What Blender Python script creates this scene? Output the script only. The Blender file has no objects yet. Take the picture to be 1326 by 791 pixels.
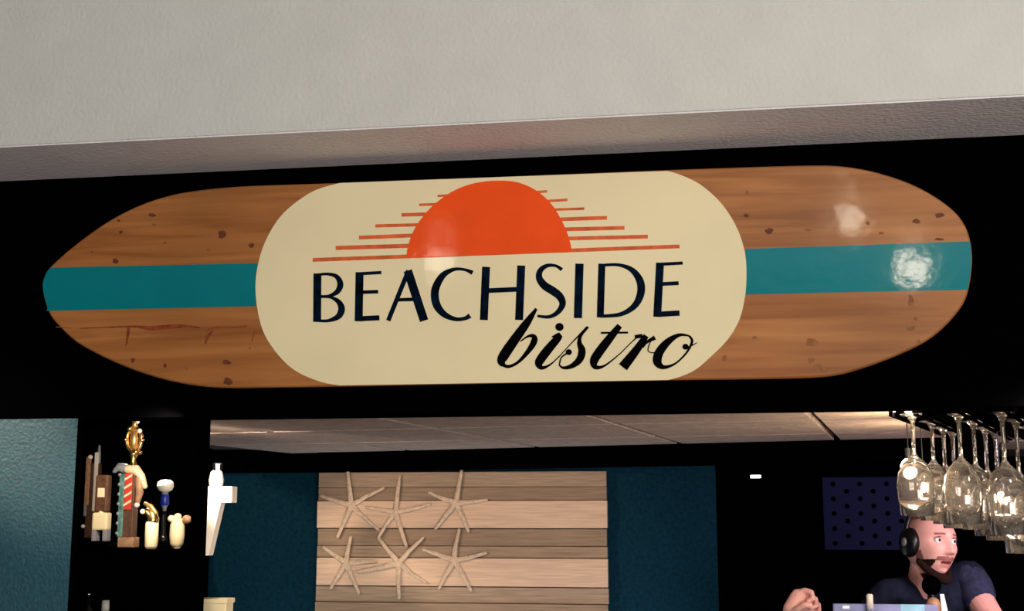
import bpy, bmesh, math, random
from mathutils import Vector, Matrix, noise
random.seed(7)
sc = bpy.context.scene
R = math.radians

# ---------------------------------------------------------------- camera
CAM = Vector((0, -3.13, 1.88)); PITCH, YAW, FPX = 9.44, 9.3, 1660.0
cd = bpy.data.cameras.new('camera'); co = bpy.data.objects.new('camera', cd)
sc.collection.objects.link(co)
cd.sensor_width = 36.0; cd.lens = 36.0 * FPX / 1326.0; cd.clip_start = 0.05
co.location = CAM; co.rotation_euler = (R(90 + PITCH), 0, R(YAW))
sc.camera = co
FW = Vector((-math.sin(R(YAW)) * math.cos(R(PITCH)), math.cos(R(YAW)) * math.cos(R(PITCH)), math.sin(R(PITCH))))
RT = Vector((math.cos(R(YAW)), math.sin(R(YAW)), 0)); UP = RT.cross(FW)

def at(px, py, Y):                      # photograph pixel -> point on the plane y = Y
    d = FW + RT * ((px - 663) / FPX) - UP * ((py - 395.5) / FPX)
    return CAM + d * ((Y - CAM.y) / d.y)

def atz(px, py, Z):                     # photograph pixel -> point on the plane z = Z
    d = FW + RT * ((px - 663) / FPX) - UP * ((py - 395.5) / FPX)
    return CAM + d * ((Z - CAM.z) / d.z)

# ---------------------------------------------------------------- world, exposure
w = bpy.data.worlds.new('world'); sc.world = w; w.use_nodes = True
w.node_tree.nodes['Background'].inputs[0].default_value = (0.55, 0.62, 0.7, 1)
w.node_tree.nodes['Background'].inputs[1].default_value = 0.09
sc.view_settings.view_transform = 'Standard'; sc.view_settings.look = 'None'
sc.view_settings.gamma = 1; sc.view_settings.exposure = 0.0
sc.view_settings.use_curve_mapping = False

def light(kind, name, loc, power, color, size=0.1, aim=None, sy=None, spot=None, blend=0.6):
    l = bpy.data.lights.new(name, kind); l.energy = power; l.color = color
    if kind == 'AREA':
        l.size = size
        if sy: l.shape = 'RECTANGLE'; l.size_y = sy
    else:
        l.shadow_soft_size = size
    if kind == 'SPOT': l.spot_size = R(spot); l.spot_blend = blend
    o = bpy.data.objects.new(name, l); sc.collection.objects.link(o); o.location = loc
    if aim is not None:
        o.rotation_euler = (Vector(aim) - Vector(loc)).to_track_quat('-Z', 'Y').to_euler()
    return o

# unseen broad fill added behind the camera for the sign and bulkhead
light('AREA', 'dining_fill', (2.7, -7.0, 1.2), 335, (1.0, 0.96, 0.90), 4.0, (0.2, 0, 2.6), 1.8)
# bar work light behind the header, followed by added fill lights
light('SPOT', 'bar_worklight', (-1.62, 0.24, 2.118), 62, (1.0, 0.78, 0.60), 0.02, (-1.02, 2.15, 1.70), spot=42, blend=0.5)
light('AREA', 'ceiling_fill', (-0.6, 0.75, 1.15), 3.4, (1.0, 0.78, 0.68), 2.0, (-0.6, 0.8, 2.1), 0.35)  # unseen low fill added to lift the bar ceiling
light('AREA', 'blue_wall_fill', (-1.1, 2.02, 1.12), 5.5, (0.75, 0.9, 1.0), 2.4, (-1.1, 2.09, 2.2), 0.10)  # unseen fill added so the blue wall brightens downwards
light('SPOT', 'teal_wall_fill', (-2.7, -1.0, 2.9), 210, (1.0, 0.70, 0.48), 0.05, (-1.86, 0, 2.10), spot=17, blend=1.0)  # unseen warm spot added to brighten the top of the teal wall
light('SPOT', 'bulkhead_fill', (1.7, -3.3, 3.3), 30, (1.0, 0.93, 0.84), 0.05, (0.7, -0.3, 2.85), spot=75, blend=1.0)  # unseen spot added to brighten the right of the bulkhead
light('AREA', 'man_fill', (1.15, 0.85, 2.02), 7.0, (1.0, 0.74, 0.80), 0.2, (0.66, 1.5, 1.74))  # unseen pink fill added to light the man's face

# ---------------------------------------------------------------- materials
def mat(name, col, rough=0.6, metal=0.0, spec=0.5, coat=0.0, coat_rough=0.1, trans=0.0, emit=None, estr=0.0,
        noise_amt=0.0, nscale=20.0, bump=0.0, bscale=60.0, stretch=(1, 1, 1)):
    m = bpy.data.materials.new(name); m.use_nodes = True
    nt = m.node_tree; b = nt.nodes['Principled BSDF']
    b.inputs['Base Color'].default_value = (*col, 1); b.inputs['Roughness'].default_value = rough
    b.inputs['Metallic'].default_value = metal; b.inputs['Specular IOR Level'].default_value = spec
    b.inputs['Coat Weight'].default_value = coat; b.inputs['Coat Roughness'].default_value = coat_rough
    b.inputs['Transmission Weight'].default_value = trans
    if emit: b.inputs['Emission Color'].default_value = (*emit, 1); b.inputs['Emission Strength'].default_value = estr
    if noise_amt or bump:
        tc = nt.nodes.new('ShaderNodeTexCoord'); mp = nt.nodes.new('ShaderNodeMapping')
        mp.inputs['Scale'].default_value = stretch
        nt.links.new(tc.outputs['Object'], mp.inputs[0])
    if noise_amt:
        n = nt.nodes.new('ShaderNodeTexNoise'); n.inputs['Scale'].default_value = nscale; n.inputs['Detail'].default_value = 6
        r = nt.nodes.new('ShaderNodeValToRGB')
        r.color_ramp.elements[0].position = 0.3; r.color_ramp.elements[1].position = 0.7
        r.color_ramp.elements[0].color = (*[c * (1 - noise_amt) for c in col], 1)
        r.color_ramp.elements[1].color = (*[min(1, c * (1 + noise_amt)) for c in col], 1)
        nt.links.new(mp.outputs[0], n.inputs['Vector']); nt.links.new(n.outputs[0], r.inputs[0])
        nt.links.new(r.outputs[0], b.inputs['Base Color'])
    if bump:
        n2 = nt.nodes.new('ShaderNodeTexNoise'); n2.inputs['Scale'].default_value = bscale; n2.inputs['Detail'].default_value = 3
        bp = nt.nodes.new('ShaderNodeBump'); bp.inputs['Strength'].default_value = bump; bp.inputs['Distance'].default_value = 0.01
        nt.links.new(mp.outputs[0], n2.inputs['Vector']); nt.links.new(n2.outputs[0], bp.inputs['Height'])
        nt.links.new(bp.outputs[0], b.inputs['Normal'])
        if coat: nt.links.new(bp.outputs[0], b.inputs['Coat Normal'])
    return m

M = {}
M['plaster'] = mat('white_plaster', (0.62, 0.62, 0.60), 0.8, spec=0.2, noise_amt=0.03, nscale=9, bump=0.25, bscale=90)
M['soffit'] = mat('grey_soffit', (0.80, 0.76, 0.80), 0.85, spec=0.1, noise_amt=0.04, nscale=12, bump=0.3, bscale=90)
M['black'] = mat('black_paint', (0.0006, 0.0006, 0.0008), 0.9, spec=0.0)
M['blackgloss'] = mat('black_plastic', (0.002, 0.002, 0.003), 0.35, spec=0.35)
M['teal'] = mat('teal_wall', (0.016, 0.08, 0.115), 0.6, spec=0.5, noise_amt=0.22, nscale=70, bump=0.35, bscale=120)
M['blue'] = mat('deep_blue_wall', (0.001, 0.022, 0.040), 0.85, spec=0.1, noise_amt=0.35, nscale=60, bump=0.2, bscale=90)
M['tile'] = mat('ceiling_tile', (0.42, 0.33, 0.29), 0.9, spec=0.1, noise_amt=0.16, nscale=30, bump=0.4, bscale=60)
M['tbar'] = mat('ceiling_grid', (0.10, 0.075, 0.07), 0.7, spec=0.1)
M['floor'] = mat('floor_brown', (0.16, 0.10, 0.06), 0.5, noise_amt=0.3, nscale=4)
M['ceil'] = mat('dining_ceiling', (0.6, 0.6, 0.58), 0.9, spec=0.1)
M['cream'] = mat('cream_paint', (0.86, 0.74, 0.47), 0.5, spec=0.2, coat=0.4, coat_rough=0.085, noise_amt=0.05, nscale=3, bump=0.06, bscale=16)
M['stripe'] = mat('turquoise_paint', (0.0, 0.19, 0.225), 0.5, spec=0.1, coat=0.4, coat_rough=0.085, noise_amt=0.05, nscale=8, bump=0.06, bscale=16)
M['orange'] = mat('orange_paint', (0.92, 0.085, 0.006), 0.5, spec=0.1, coat=0.35, coat_rough=0.085, noise_amt=0.06, nscale=10, bump=0.06, bscale=16)
M['orange2'] = mat('rust_paint', (0.68, 0.12, 0.030), 0.55, spec=0.3, noise_amt=0.25, nscale=40)
M['navy'] = mat('navy_paint', (0.001, 0.006, 0.016), 0.6, spec=0.02, noise_amt=0.8, nscale=30)
M['ink'] = mat('black_ink', (0.001, 0.001, 0.0015), 0.6, spec=0.02)
M['knot'] = mat('knot_brown', (0.13, 0.035, 0.012), 0.6, spec=0.3, noise_amt=0.3, nscale=60)
M['knotsoft'] = mat('knot_faint_brown', (0.24, 0.09, 0.025), 0.6, spec=0.3, noise_amt=0.3, nscale=60)
M['streak'] = mat('red_grain', (0.24, 0.045, 0.015), 0.6, spec=0.3, noise_amt=0.4, nscale=60)
M['plankl'] = mat('pale_pine', (0.62, 0.43, 0.31), 0.75, spec=0.15, noise_amt=0.14, nscale=14, stretch=(0.5, 1, 9), bump=0.25, bscale=14)
M['plankd'] = mat('weathered_pine', (0.33, 0.235, 0.165), 0.8, spec=0.1, noise_amt=0.2, nscale=14, stretch=(0.5, 1, 9), bump=0.3, bscale=14)
M['plankm'] = mat('grey_pine', (0.28, 0.195, 0.135), 0.8, spec=0.1, noise_amt=0.2, nscale=14, stretch=(0.5, 1, 9), bump=0.3, bscale=14)
M['star'] = mat('dried_starfish', (0.68, 0.50, 0.36), 0.8, spec=0.15, noise_amt=0.15, nscale=60, bump=0.8, bscale=220)
M['gold'] = mat('gold_metal', (0.85, 0.55, 0.20), 0.25, metal=1.0)
M['gold2'] = mat('aged_gold', (0.60, 0.36, 0.13), 0.4, metal=0.8)
M['chrome'] = mat('chrome', (0.8, 0.8, 0.82), 0.15, metal=1.0)
M['ivory'] = mat('ivory_enamel', (0.86, 0.72, 0.46), 0.35, coat=0.4)
M['white'] = mat('white_enamel', (0.9, 0.82, 0.72), 0.3, coat=0.4)
M['grey'] = mat('grey_enamel', (0.25, 0.25, 0.28), 0.4)
M['brown'] = mat('brown_wood', (0.10, 0.045, 0.025), 0.5, noise_amt=0.4, nscale=60)
M['tan'] = mat('tan_wood', (0.40, 0.22, 0.12), 0.5, noise_amt=0.3, nscale=60)
M['red'] = mat('red_enamel', (0.6, 0.05, 0.03), 0.4)
M['teal_lit'] = mat('teal_lit_enamel', (0.10, 0.22, 0.19), 0.35, noise_amt=0.5, nscale=70)  # teal light on one side of the column, put into the colour
M['cobalt'] = mat('cobalt_enamel', (0.01, 0.03, 0.35), 0.3)
M['skin'] = mat('skin', (0.80, 0.42, 0.37), 0.5, spec=0.35, noise_amt=0.05, nscale=40)
M['beard'] = mat('dark_beard', (0.02, 0.009, 0.008), 0.9, spec=0.05)
M['moustache'] = mat('brown_moustache', (0.26, 0.11, 0.10), 0.9, spec=0.05)
M['lips'] = mat('lips', (0.50, 0.17, 0.16), 0.5)
M['mouth'] = mat('mouth_inside', (0.10, 0.02, 0.02), 0.8)
M['eyewhite'] = mat('eye_white', (0.85, 0.82, 0.85), 0.2)
M['iris'] = mat('eye_iris', (0.02, 0.015, 0.02), 0.2)
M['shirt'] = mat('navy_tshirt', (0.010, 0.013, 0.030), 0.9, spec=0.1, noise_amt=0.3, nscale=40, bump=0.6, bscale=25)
M['sleeve'] = mat('lit_shirt_sleeve', (0.030, 0.034, 0.075), 0.9, spec=0.1, noise_amt=0.35, nscale=50, bump=0.6, bscale=35)  # one sleeve of the same shirt, side light put into a paler blue
M['lav'] = mat('lavender_lid', (0.22, 0.24, 0.52), 0.45, noise_amt=0.35, nscale=12)
M['cyan'] = mat('cyan_sticker', (0.28, 0.58, 0.85), 0.45, noise_amt=0.2, nscale=25)
M['lamp'] = mat('warm_lamp', (1, 0.9, 0.75), emit=(1.0, 0.86, 0.66), estr=4)
M['puck'] = mat('puck_lamp', (1, 0.9, 0.75), emit=(1.0, 0.86, 0.66), estr=40)
M['signal'] = mat('signal_lamp', (1, 1, 1), emit=(0.9, 1.0, 1.0), estr=3)

def make_glass():
    m = bpy.data.materials.new('clear_glass'); m.use_nodes = True; nt = m.node_tree
    b = nt.nodes['Principled BSDF']; o = nt.nodes['Material Output']
    b.inputs['Base Color'].default_value = (1, 0.98, 0.95, 1); b.inputs['Roughness'].default_value = 0.03
    b.inputs['Transmission Weight'].default_value = 1; b.inputs['IOR'].default_value = 1.47
    d = nt.nodes.new('ShaderNodeBsdfTranslucent'); d.inputs[0].default_value = (0.9, 0.8, 0.72, 1)
    d2 = nt.nodes.new('ShaderNodeBsdfDiffuse'); d2.inputs[0].default_value = (0.9, 0.8, 0.72, 1)
    a = nt.nodes.new('ShaderNodeMixShader'); a.inputs[0].default_value = 0.5
    x = nt.nodes.new('ShaderNodeMixShader')
    n = nt.nodes.new('ShaderNodeTexNoise'); n.inputs['Scale'].default_value = 45
    r = nt.nodes.new('ShaderNodeMapRange'); r.inputs[1].default_value = 0.35; r.inputs[2].default_value = 0.75
    r.inputs[3].default_value = 0.015; r.inputs[4].default_value = 0.08
    nt.links.new(n.outputs[0], r.inputs[0]); nt.links.new(r.outputs[0], x.inputs[0])
    nt.links.new(d.outputs[0], a.inputs[1]); nt.links.new(d2.outputs[0], a.inputs[2])
    nt.links.new(b.outputs[0], x.inputs[1]); nt.links.new(a.outputs[0], x.inputs[2])
    nt.links.new(x.outputs[0], o.inputs[0]); return m
M['glass'] = make_glass()

def make_board_wood():
    m = bpy.data.materials.new('varnished_pine'); m.use_nodes = True; nt = m.node_tree
    b = nt.nodes['Principled BSDF']; N = nt.nodes.new; L = nt.links.new
    tc = N('ShaderNodeTexCoord'); mp = N('ShaderNodeMapping'); mp.inputs['Scale'].default_value = (0.7, 1, 11)
    L(tc.outputs['Object'], mp.inputs[0])
    n1 = N('ShaderNodeTexNoise'); n1.inputs['Scale'].default_value = 3.0; n1.inputs['Detail'].default_value = 8
    n1.inputs['Distortion'].default_value = 0.6; L(mp.outputs[0], n1.inputs['Vector'])
    n2 = N('ShaderNodeTexNoise'); n2.inputs['Scale'].default_value = 2.0; L(tc.outputs['Object'], n2.inputs['Vector'])
    r1 = N('ShaderNodeValToRGB'); e = r1.color_ramp.elements
    e[0].position = 0.3; e[0].color = (0.31, 0.100, 0.020, 1); e[1].position = 0.7; e[1].color = (0.52, 0.205, 0.058, 1)
    L(n1.outputs[0], r1.inputs[0])
    mx = N('ShaderNodeMix'); mx.data_type = 'RGBA'; mx.blend_type = 'MULTIPLY'; mx.inputs[0].default_value = 0.6
    r2 = N('ShaderNodeValToRGB'); r2.color_ramp.elements[0].color = (0.62, 0.62, 0.58, 1); r2.color_ramp.elements[1].color = (1, 1, 1, 1)
    r2.color_ramp.elements[0].position = 0.35; r2.color_ramp.elements[1].position = 0.65
    L(n2.outputs[0], r2.inputs[0]); L(r1.outputs[0], mx.inputs[6]); L(r2.outputs[0], mx.inputs[7]); L(mx.outputs[2], b.inputs['Base Color'])
    b.inputs['Roughness'].default_value = 0.5; b.inputs['Specular IOR Level'].default_value = 0.3
    b.inputs['Coat Weight'].default_value = 0.4; b.inputs['Coat Roughness'].default_value = 0.085
    n3 = N('ShaderNodeTexNoise'); n3.inputs['Scale'].default_value = 14; L(tc.outputs['Object'], n3.inputs['Vector'])
    bp = N('ShaderNodeBump'); bp.inputs['Strength'].default_value = 0.06; bp.inputs['Distance'].default_value = 0.01
    L(n3.outputs[0], bp.inputs['Height']); L(bp.outputs[0], b.inputs['Coat Normal'])
    return m
M['boardwood'] = make_board_wood()

def make_dotted():
    m = bpy.data.materials.new('dark_blue_fabric'); m.use_nodes = True; nt = m.node_tree
    b = nt.nodes['Principled BSDF']; b.inputs['Base Color'].default_value = (0.002, 0.003, 0.055, 1)
    b.inputs['Roughness'].default_value = 0.9
    return m
M['dotted'] = make_dotted()

# ---------------------------------------------------------------- helpers
def obj(name, bm, m, parent=None, smooth=False, mats=None):
    me = bpy.data.meshes.new(name)
    if not isinstance(bm, bpy.types.Mesh):
        bmesh.ops.recalc_face_normals(bm, faces=bm.faces[:])
        bm.to_mesh(me); bm.free()
    else: me = bm
    for x in (mats or [m]): me.materials.append(x)
    if smooth: me.polygons.foreach_set('use_smooth', [True] * len(me.polygons))
    o = bpy.data.objects.new(name, me); sc.collection.objects.link(o)
    if parent:
        o.parent = parent
        p = parent; off = Vector((0, 0, 0))
        base = Matrix.Identity(4)
        chain = []
        while p: chain.append(p); p = p.parent
        for q in reversed(chain): base = base @ q.matrix_parent_inverse @ q.matrix_basis
        o.matrix_parent_inverse = base.inverted()      # parts are modelled in world space
    return o

def thing(name, loc, label, cat, group=None):
    o = bpy.data.objects.new(name, None); sc.collection.objects.link(o); o.location = loc
    o.empty_display_size = 0.05
    return tag(o, label, cat, group)

def tag(o, label, cat, group=None, kind=None):
    o['label'] = label; o['category'] = cat
    if group: o['group'] = group
    if kind: o['kind'] = kind
    return o

def struct(name, bm, m, label=None, cat='wall'):
    o = obj(name, bm, m); o['kind'] = 'structure'
    if label: o['label'] = label; o['category'] = cat
    return o

def box(x0, x1, y0, y1, z0, z1, bev=0.0, bm=None, seg=2):
    own = bm or bmesh.new()
    r = bmesh.ops.create_cube(own, size=1.0)
    for v in r['verts']:
        v.co = Vector(((x0 + x1) / 2 + v.co.x * (x1 - x0), (y0 + y1) / 2 + v.co.y * (y1 - y0), (z0 + z1) / 2 + v.co.z * (z1 - z0)))
    if bev:
        es = list({e for v in r['verts'] for e in v.link_edges})
        bmesh.ops.bevel(own, geom=es, offset=bev, segments=seg, affect='EDGES', profile=0.6)
    return own

def lathe(prof, c, n=32, bm=None, sx=1, sy=1):
    own = bm or bmesh.new(); rings = []
    for r, z in prof:
        if r < 1e-6: rings.append([own.verts.new((c[0], c[1], c[2] + z))])
        else: rings.append([own.verts.new((c[0] + r * sx * math.cos(2 * math.pi * k / n), c[1] + r * sy * math.sin(2 * math.pi * k / n), c[2] + z)) for k in range(n)])
    for a, b in zip(rings, rings[1:]):
        for k in range(n):
            if len(a) == 1 and len(b) == 1: break
            if len(a) == 1: own.faces.new((a[0], b[k], b[(k + 1) % n]))
            elif len(b) == 1: own.faces.new((a[k], b[0], a[(k + 1) % n]))
            else: own.faces.new((a[k], b[k], b[(k + 1) % n], a[(k + 1) % n]))
    return own

def ball(c, r, bm=None, s=(1, 1, 1), sub=3):
    own = bm or bmesh.new()
    q = bmesh.ops.create_icosphere(own, subdivisions=sub, radius=1)
    for v in q['verts']: v.co = Vector((c[0] + v.co.x * r * s[0], c[1] + v.co.y * r * s[1], c[2] + v.co.z * r * s[2]))
    return own

def tube(pts, rads, bm=None, n=12, flat=1.0):
    """swept tube with rounded ends; flat squashes it across the y axis"""
    own = bm or bmesh.new(); pts = [Vector(p) for p in pts]
    if not hasattr(rads, '__len__'): rads = [rads] * len(pts)
    d0 = (pts[1] - pts[0]).normalized(); d1 = (pts[-1] - pts[-2]).normalized()
    P = [pts[0] - d0 * rads[0] * 0.9, pts[0] - d0 * rads[0] * 0.6] + pts + [pts[-1] + d1 * rads[-1] * 0.6, pts[-1] + d1 * rads[-1] * 0.9]
    Rr = [rads[0] * 0.35, rads[0] * 0.8] + list(rads) + [rads[-1] * 0.8, rads[-1] * 0.35]
    rings = []
    for i, p in enumerate(P):
        d = (P[min(i + 1, len(P) - 1)] - P[max(i - 1, 0)]).normalized()
        a = d.cross(Vector((0, 1, 0)))
        if a.length < 0.1: a = d.cross(Vector((0, 0, 1)))
        a.normalize(); b = d.cross(a).normalized()
        rings.append([own.verts.new(p + a * Rr[i] * math.cos(t) + b * Rr[i] * flat * math.sin(t)) for t in [2 * math.pi * k / n for k in range(n)]])
    for A, B in zip(rings, rings[1:]):
        for k in range(n): own.faces.new((A[k], A[(k + 1) % n], B[(k + 1) % n], B[k]))
    own.faces.new(rings[0]); own.faces.new(rings[-1])
    return own

def crom(P, closed=False, k=6):
    out = []; n = len(P)
    for i in range(n if closed else n - 1):
        g = (lambda j: P[j % n]) if closed else (lambda j: P[max(0, min(n - 1, j))])
        a, b, c, d = g(i - 1), g(i), g(i + 1), g(i + 2)
        for s in range(k):
            t = s / k
            out.append(tuple(0.5 * (2 * b[q] + (c[q] - a[q]) * t + (2 * a[q] - 5 * b[q] + 4 * c[q] - d[q]) * t * t + (3 * b[q] - a[q] - 3 * c[q] + d[q]) * t ** 3) for q in range(len(b))))
    if not closed: out.append(tuple(P[-1]))
    return out

def prism_xz(pts, y0, y1, bm=None):
    """closed outline [(x,z)] extruded from y0 (front) to y1"""
    own = bm or bmesh.new()
    a = [own.verts.new((p[0], y0, p[1])) for p in pts]; b = [own.verts.new((p[0], y1, p[1])) for p in pts]
    own.faces.new(a); own.faces.new(b)
    for i in range(len(pts)):
        j = (i + 1) % len(pts); own.faces.new((a[i], a[j], b[j], b[i]))
    return own

def prism_xy(pts, z0, z1, bm=None):
    own = bm or bmesh.new()
    a = [own.verts.new((p[0], p[1], z0)) for p in pts]; b = [own.verts.new((p[0], p[1], z1)) for p in pts]
    own.faces.new(a); own.faces.new(b)
    for i in range(len(pts)):
        j = (i + 1) % len(pts); own.faces.new((a[i], a[j], b[j], b[i]))
    return own

# ================================================================ SETTING
ZH0, ZH1 = 2.139, 2.793
struct('floor', box(-5, 5, -8, 4.2, -0.05, 0), M['floor'])
struct('ceiling', box(-5, 5, -8, -0.3, 3.8, 3.9), M['ceil'])
struct('wall_bulkhead', box(-5, 5, -0.30, -0.18, ZH1, 3.8, 0.004), M['plaster'])
struct('trim_1', box(-5, 5, -0.18, 0.0, ZH1, ZH1 + 0.06), M['soffit'])['label'] = 'grey underside of the bulkhead'
struct('wall_header', box(-5, 5, 0.0, 0.12, ZH0, ZH1 + 0.02), M['black'])
# the underside also shows on the bottom of the bulkhead
struct('trim_2', box(-5, 5, -0.299, -0.001, ZH1 - 0.004, ZH1 - 0.0005), M['soffit'])
xl = at(100, 560, 0.0).x
struct('wall_left', box(-5, xl, 0.0, 0.012, 0, ZH0), M['teal'])
xp0 = at(246, 700, 0.0).x; xp1 = at(268.5, 660, 0.10).x
struct('trim_3', box(xp0, xp1, 0.0, 0.10, 0, ZH0), M['black'])['label'] = 'black post under the header'
struct('trim_4', box(xl, xl + 0.01, 0.0, 0.014, 0, ZH0), M['black'])
struct('wall_right', box(2.6, 2.7, 0.12, 4.2, 0, 2.6), M['black'])
struct('wall_back', box(at(200, 700, 2.2).x, at(932, 700, 2.2).x, 2.2, 2.3, 0, 2.6), M['blue'])
xq = at(262, 700, 2.0).x
struct('wall_partition', box(-3.0, xq, 2.0, 2.08, 0, 2.6), M['black'])
struct('wall_side', box(-3.0, -2.9, 0.12, 2.0, 0, 2.6), M['black'])
xw = at(932, 700, 2.2).x
struct('wall_alcove_side', box(xw - 0.01, xw + 0.006, 2.199, 3.3, 0, 2.6), M['black'])
struct('wall_alcove', box(at(932, 700, 2.2).x - 0.05, 2.7, 3.3, 3.4, 0, 2.6), M['black'])
# valance: black beam in front of the blue wall
v0, v1 = Vector((-2.142, 2.2)), Vector((0.9, 1.38))
vd = (v1 - v0).normalized(); vn = Vector((-vd.y, vd.x))
struct('trim_5', prism_xy([v0, v1, v1 + vn * 0.10, v0 + vn * 0.10], 2.075, 2.172), M['black'])
# bar ceiling: one tile per lay-in panel, black dropped lid over the tap shelf
ZC = 2.153
g0, g1 = atz(770, 540, ZC), atz(855, 575, ZC); h0, h1 = atz(1045, 532, ZC), atz(1110, 568, ZC)
gd = ((g1 - g0).normalized() + (h1 - h0).normalized()).xy.normalized(); gn = Vector((gd.y, -gd.x))
step = abs((h0 - g0).xy.dot(gn))
na = at(262, 560, 0.12).xy; nz = at(262, 560, 2.2).xy; nb = (nz - na).normalized(); nb = Vector((nb.y, -nb.x))
nf = na + (nz - na) * (3.18 / 2.08)
cl = struct('ceiling_bar', prism_xy([na, nf, Vector((2.6, 3.3)), Vector((2.6, 0.12))], ZC + 0.02, ZC + 0.06), M['tbar'])
struct('ceiling_niche', box(-3.0, -1.2, 0.12, 2.2, 2.26, 2.30), M['black'])
struct('trim_6', box(-2.9, -2.02, 2.13, 2.2, 2.075, 2.26), M['black'])
sub = 1.0 if step < 0.75 else 0.5
st = step * sub
org = g0.xy + gd * 0.28
for i in range(-6, 7):
    for j in range(-2, 6):
        a = org + gn * (st * i) + gd * (0.61 * j)
        q = [a + gn * 0.012 + gd * 0.012, a + gn * (st - 0.012) + gd * 0.012, a + gn * (st - 0.012) + gd * 0.598, a + gn * 0.012 + gd * 0.598]
        cx = sum(p.x for p in q) / 4; cy = sum(p.y for p in q) / 4
        if cx < xp1 - 0.7 or cx > 1.9 or cy < -0.2 or cy > 2.4: continue
        cq = []
        for u, v in zip(q, q[1:] + q[:1]):
            if u.y >= 0.125: cq.append(u)
            if (u.y - 0.125) * (v.y - 0.125) < 0: cq.append(u.lerp(v, (0.125 - u.y) / (v.y - u.y)))
        q, cq = cq, []
        for u, v in zip(q, q[1:] + q[:1]):
            du, dv = (u - na).dot(nb), (v - na).dot(nb)
            if du >= 0: cq.append(u)
            if du * dv < 0: cq.append(u.lerp(v, du / (du - dv)))
        if len(cq) < 3: continue
        q = cq
        obj('ceiling_tile', prism_xy(q, ZC, ZC + 0.022), M['tile'], cl)
print('grid step', step, 'used', st, gd)

# ================================================================ SURFBOARD SIGN
YF = -0.060
def P(px, py): q = at(px, py, YF); return (q.x, q.z)
OUT = [(54.2, 374), (57.5, 356), (68.5, 341), (100.9, 313.2), (141.3, 285), (181.7, 264.7), (222, 251.8), (262.6, 245), (303, 241.2), (343, 239.2), (441, 236), (624, 229), (860, 219.5), (963, 215.8), (1046.9, 213.4), (1088.6, 214.4), (1130.3, 221.3), (1172, 234.2), (1205.4, 250.5), (1234.6, 271.4), (1250.5, 292), (1257.8, 315.2), (1259.4, 340.2), (1255.8, 369.4), (1249.2, 390.3), (1234.6, 411.1), (1213.7, 431.5), (1188.7, 447.8), (1151.2, 464.5), (1113.6, 477.9), (1084.4, 485.5), (1046.9, 489), (963.4, 490.8), (880, 491.8), (620, 496.5), (460, 500), (343.5, 501.6), (303, 502.2), (262.6, 500.3), (222.2, 493.6), (181.7, 482.2), (141.3, 466), (100.9, 444.6), (76.6, 423), (62.5, 404.2)]
out_px = crom(OUT, True, 5)
board = thing('surfboard_sign', at(657, 365, -0.03), 'long horizontal wooden surfboard sign with turquoise stripes and a cream name panel', 'sign')
op = [P(*p) for p in out_px]
n = len(op)
def inset(pts, d):
    res = []; m = len(pts)
    for i in range(m):
        a, b = Vector(pts[i - 1]), Vector(pts[(i + 1) % m]); t = (b - a).normalized(); nn = Vector((t.y, -t.x))
        res.append((pts[i][0] + nn.x * d, pts[i][1] + nn.y * d))
    return res
# pixel order is clockwise seen from the front, so nn points inwards for positive d
def rail_loops(): return [(0.016, -0.066 + 0.006), (0.007, -0.058), (0.001, -0.050), (0.0, -0.040), (0.002, -0.030), (0.010, -0.018), (0.02, -0.006)]
bm = bmesh.new(); loops = []
for d, y in [(0.0045, YF), (0.0012, YF + 0.003), (0, YF + 0.008), (0.003, YF + 0.022), (0.010, YF + 0.034), (0.020, YF + 0.042)]:
    loops.append([bm.verts.new((x, y, z)) for x, z in inset(op, d)])
bm.faces.new(loops[0]); bm.faces.new(loops[-1])
for A, B in zip(loops, loops[1:]):
    for k in range(n): bm.faces.new((A[k], A[(k + 1) % n], B[(k + 1) % n], B[k]))
obj('board', bm, M['boardwood'], board)
for px in (300, 1000):
    c = at(px, 365, -0.02)
    obj('wall_mount', box(c.x - 0.04, c.x + 0.04, YF + 0.041, 0.0005, c.z - 0.03, c.z + 0.03), M['black'], board)

def flat(name, pts_px, m, e, parent=board, base=0.0):
    return obj(name, prism_xz([P(*p) for p in pts_px], YF - e, YF - base + 0.0004), m, parent)

# cream panel outline and stripes
left_arc = crom([(440.5, 237), (408.2, 246.5), (379.9, 264.7), (359.7, 285), (343.5, 313.2), (334.6, 341.5), (331, 372), (334.6, 406.2), (343.5, 434.5), (362.5, 462), (385, 481.5), (416.3, 494.6), (440, 499)], k=4)
right_arc = crom([(865, 492), (880, 488), (900.9, 478.5), (921.7, 460.5), (942, 440), (957.2, 414.5), (964.7, 384), (966.6, 357), (965.3, 331.8), (959, 306.8), (947.5, 282.5), (930, 259), (906, 238.5), (881, 226.5), (864, 221.5)], k=4)
cream = flat('cream_panel', left_arc + right_arc, M['cream'], 0.0012)
e_l = [p for p in out_px if p[0] < 75 and 345 < p[1] < 403]
e_l = sorted(e_l, key=lambda p: p[1])
ins = lambda p, dx: (p[0] + dx, p[1])
flat('turquoise_stripe', [(333.5, 340.8)] + [(66.5, 346.5)] + [ins(p, 1.6) for p in e_l if 349 < p[1] < 399] + [(60.5, 402.5), (331.8, 396.5)] + [p for p in reversed(left_arc) if 344 < p[1] < 394], M['stripe'], 0.0007)
e_r = sorted([p for p in out_px if p[0] > 1240 and 312 < p[1] < 375], key=lambda p: p[1])
flat('turquoise_stripe', [(965, 322.3), (1256.2, 312.5)] + [ins(p, -1.6) for p in e_r if 315 < p[1] < 372] + [(1253.4, 375), (965.8, 381.2)], M['stripe'], 0.0007)

def C6(x, y): return (380 + x / 2.4556, 210 + y / 2.4556)
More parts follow.
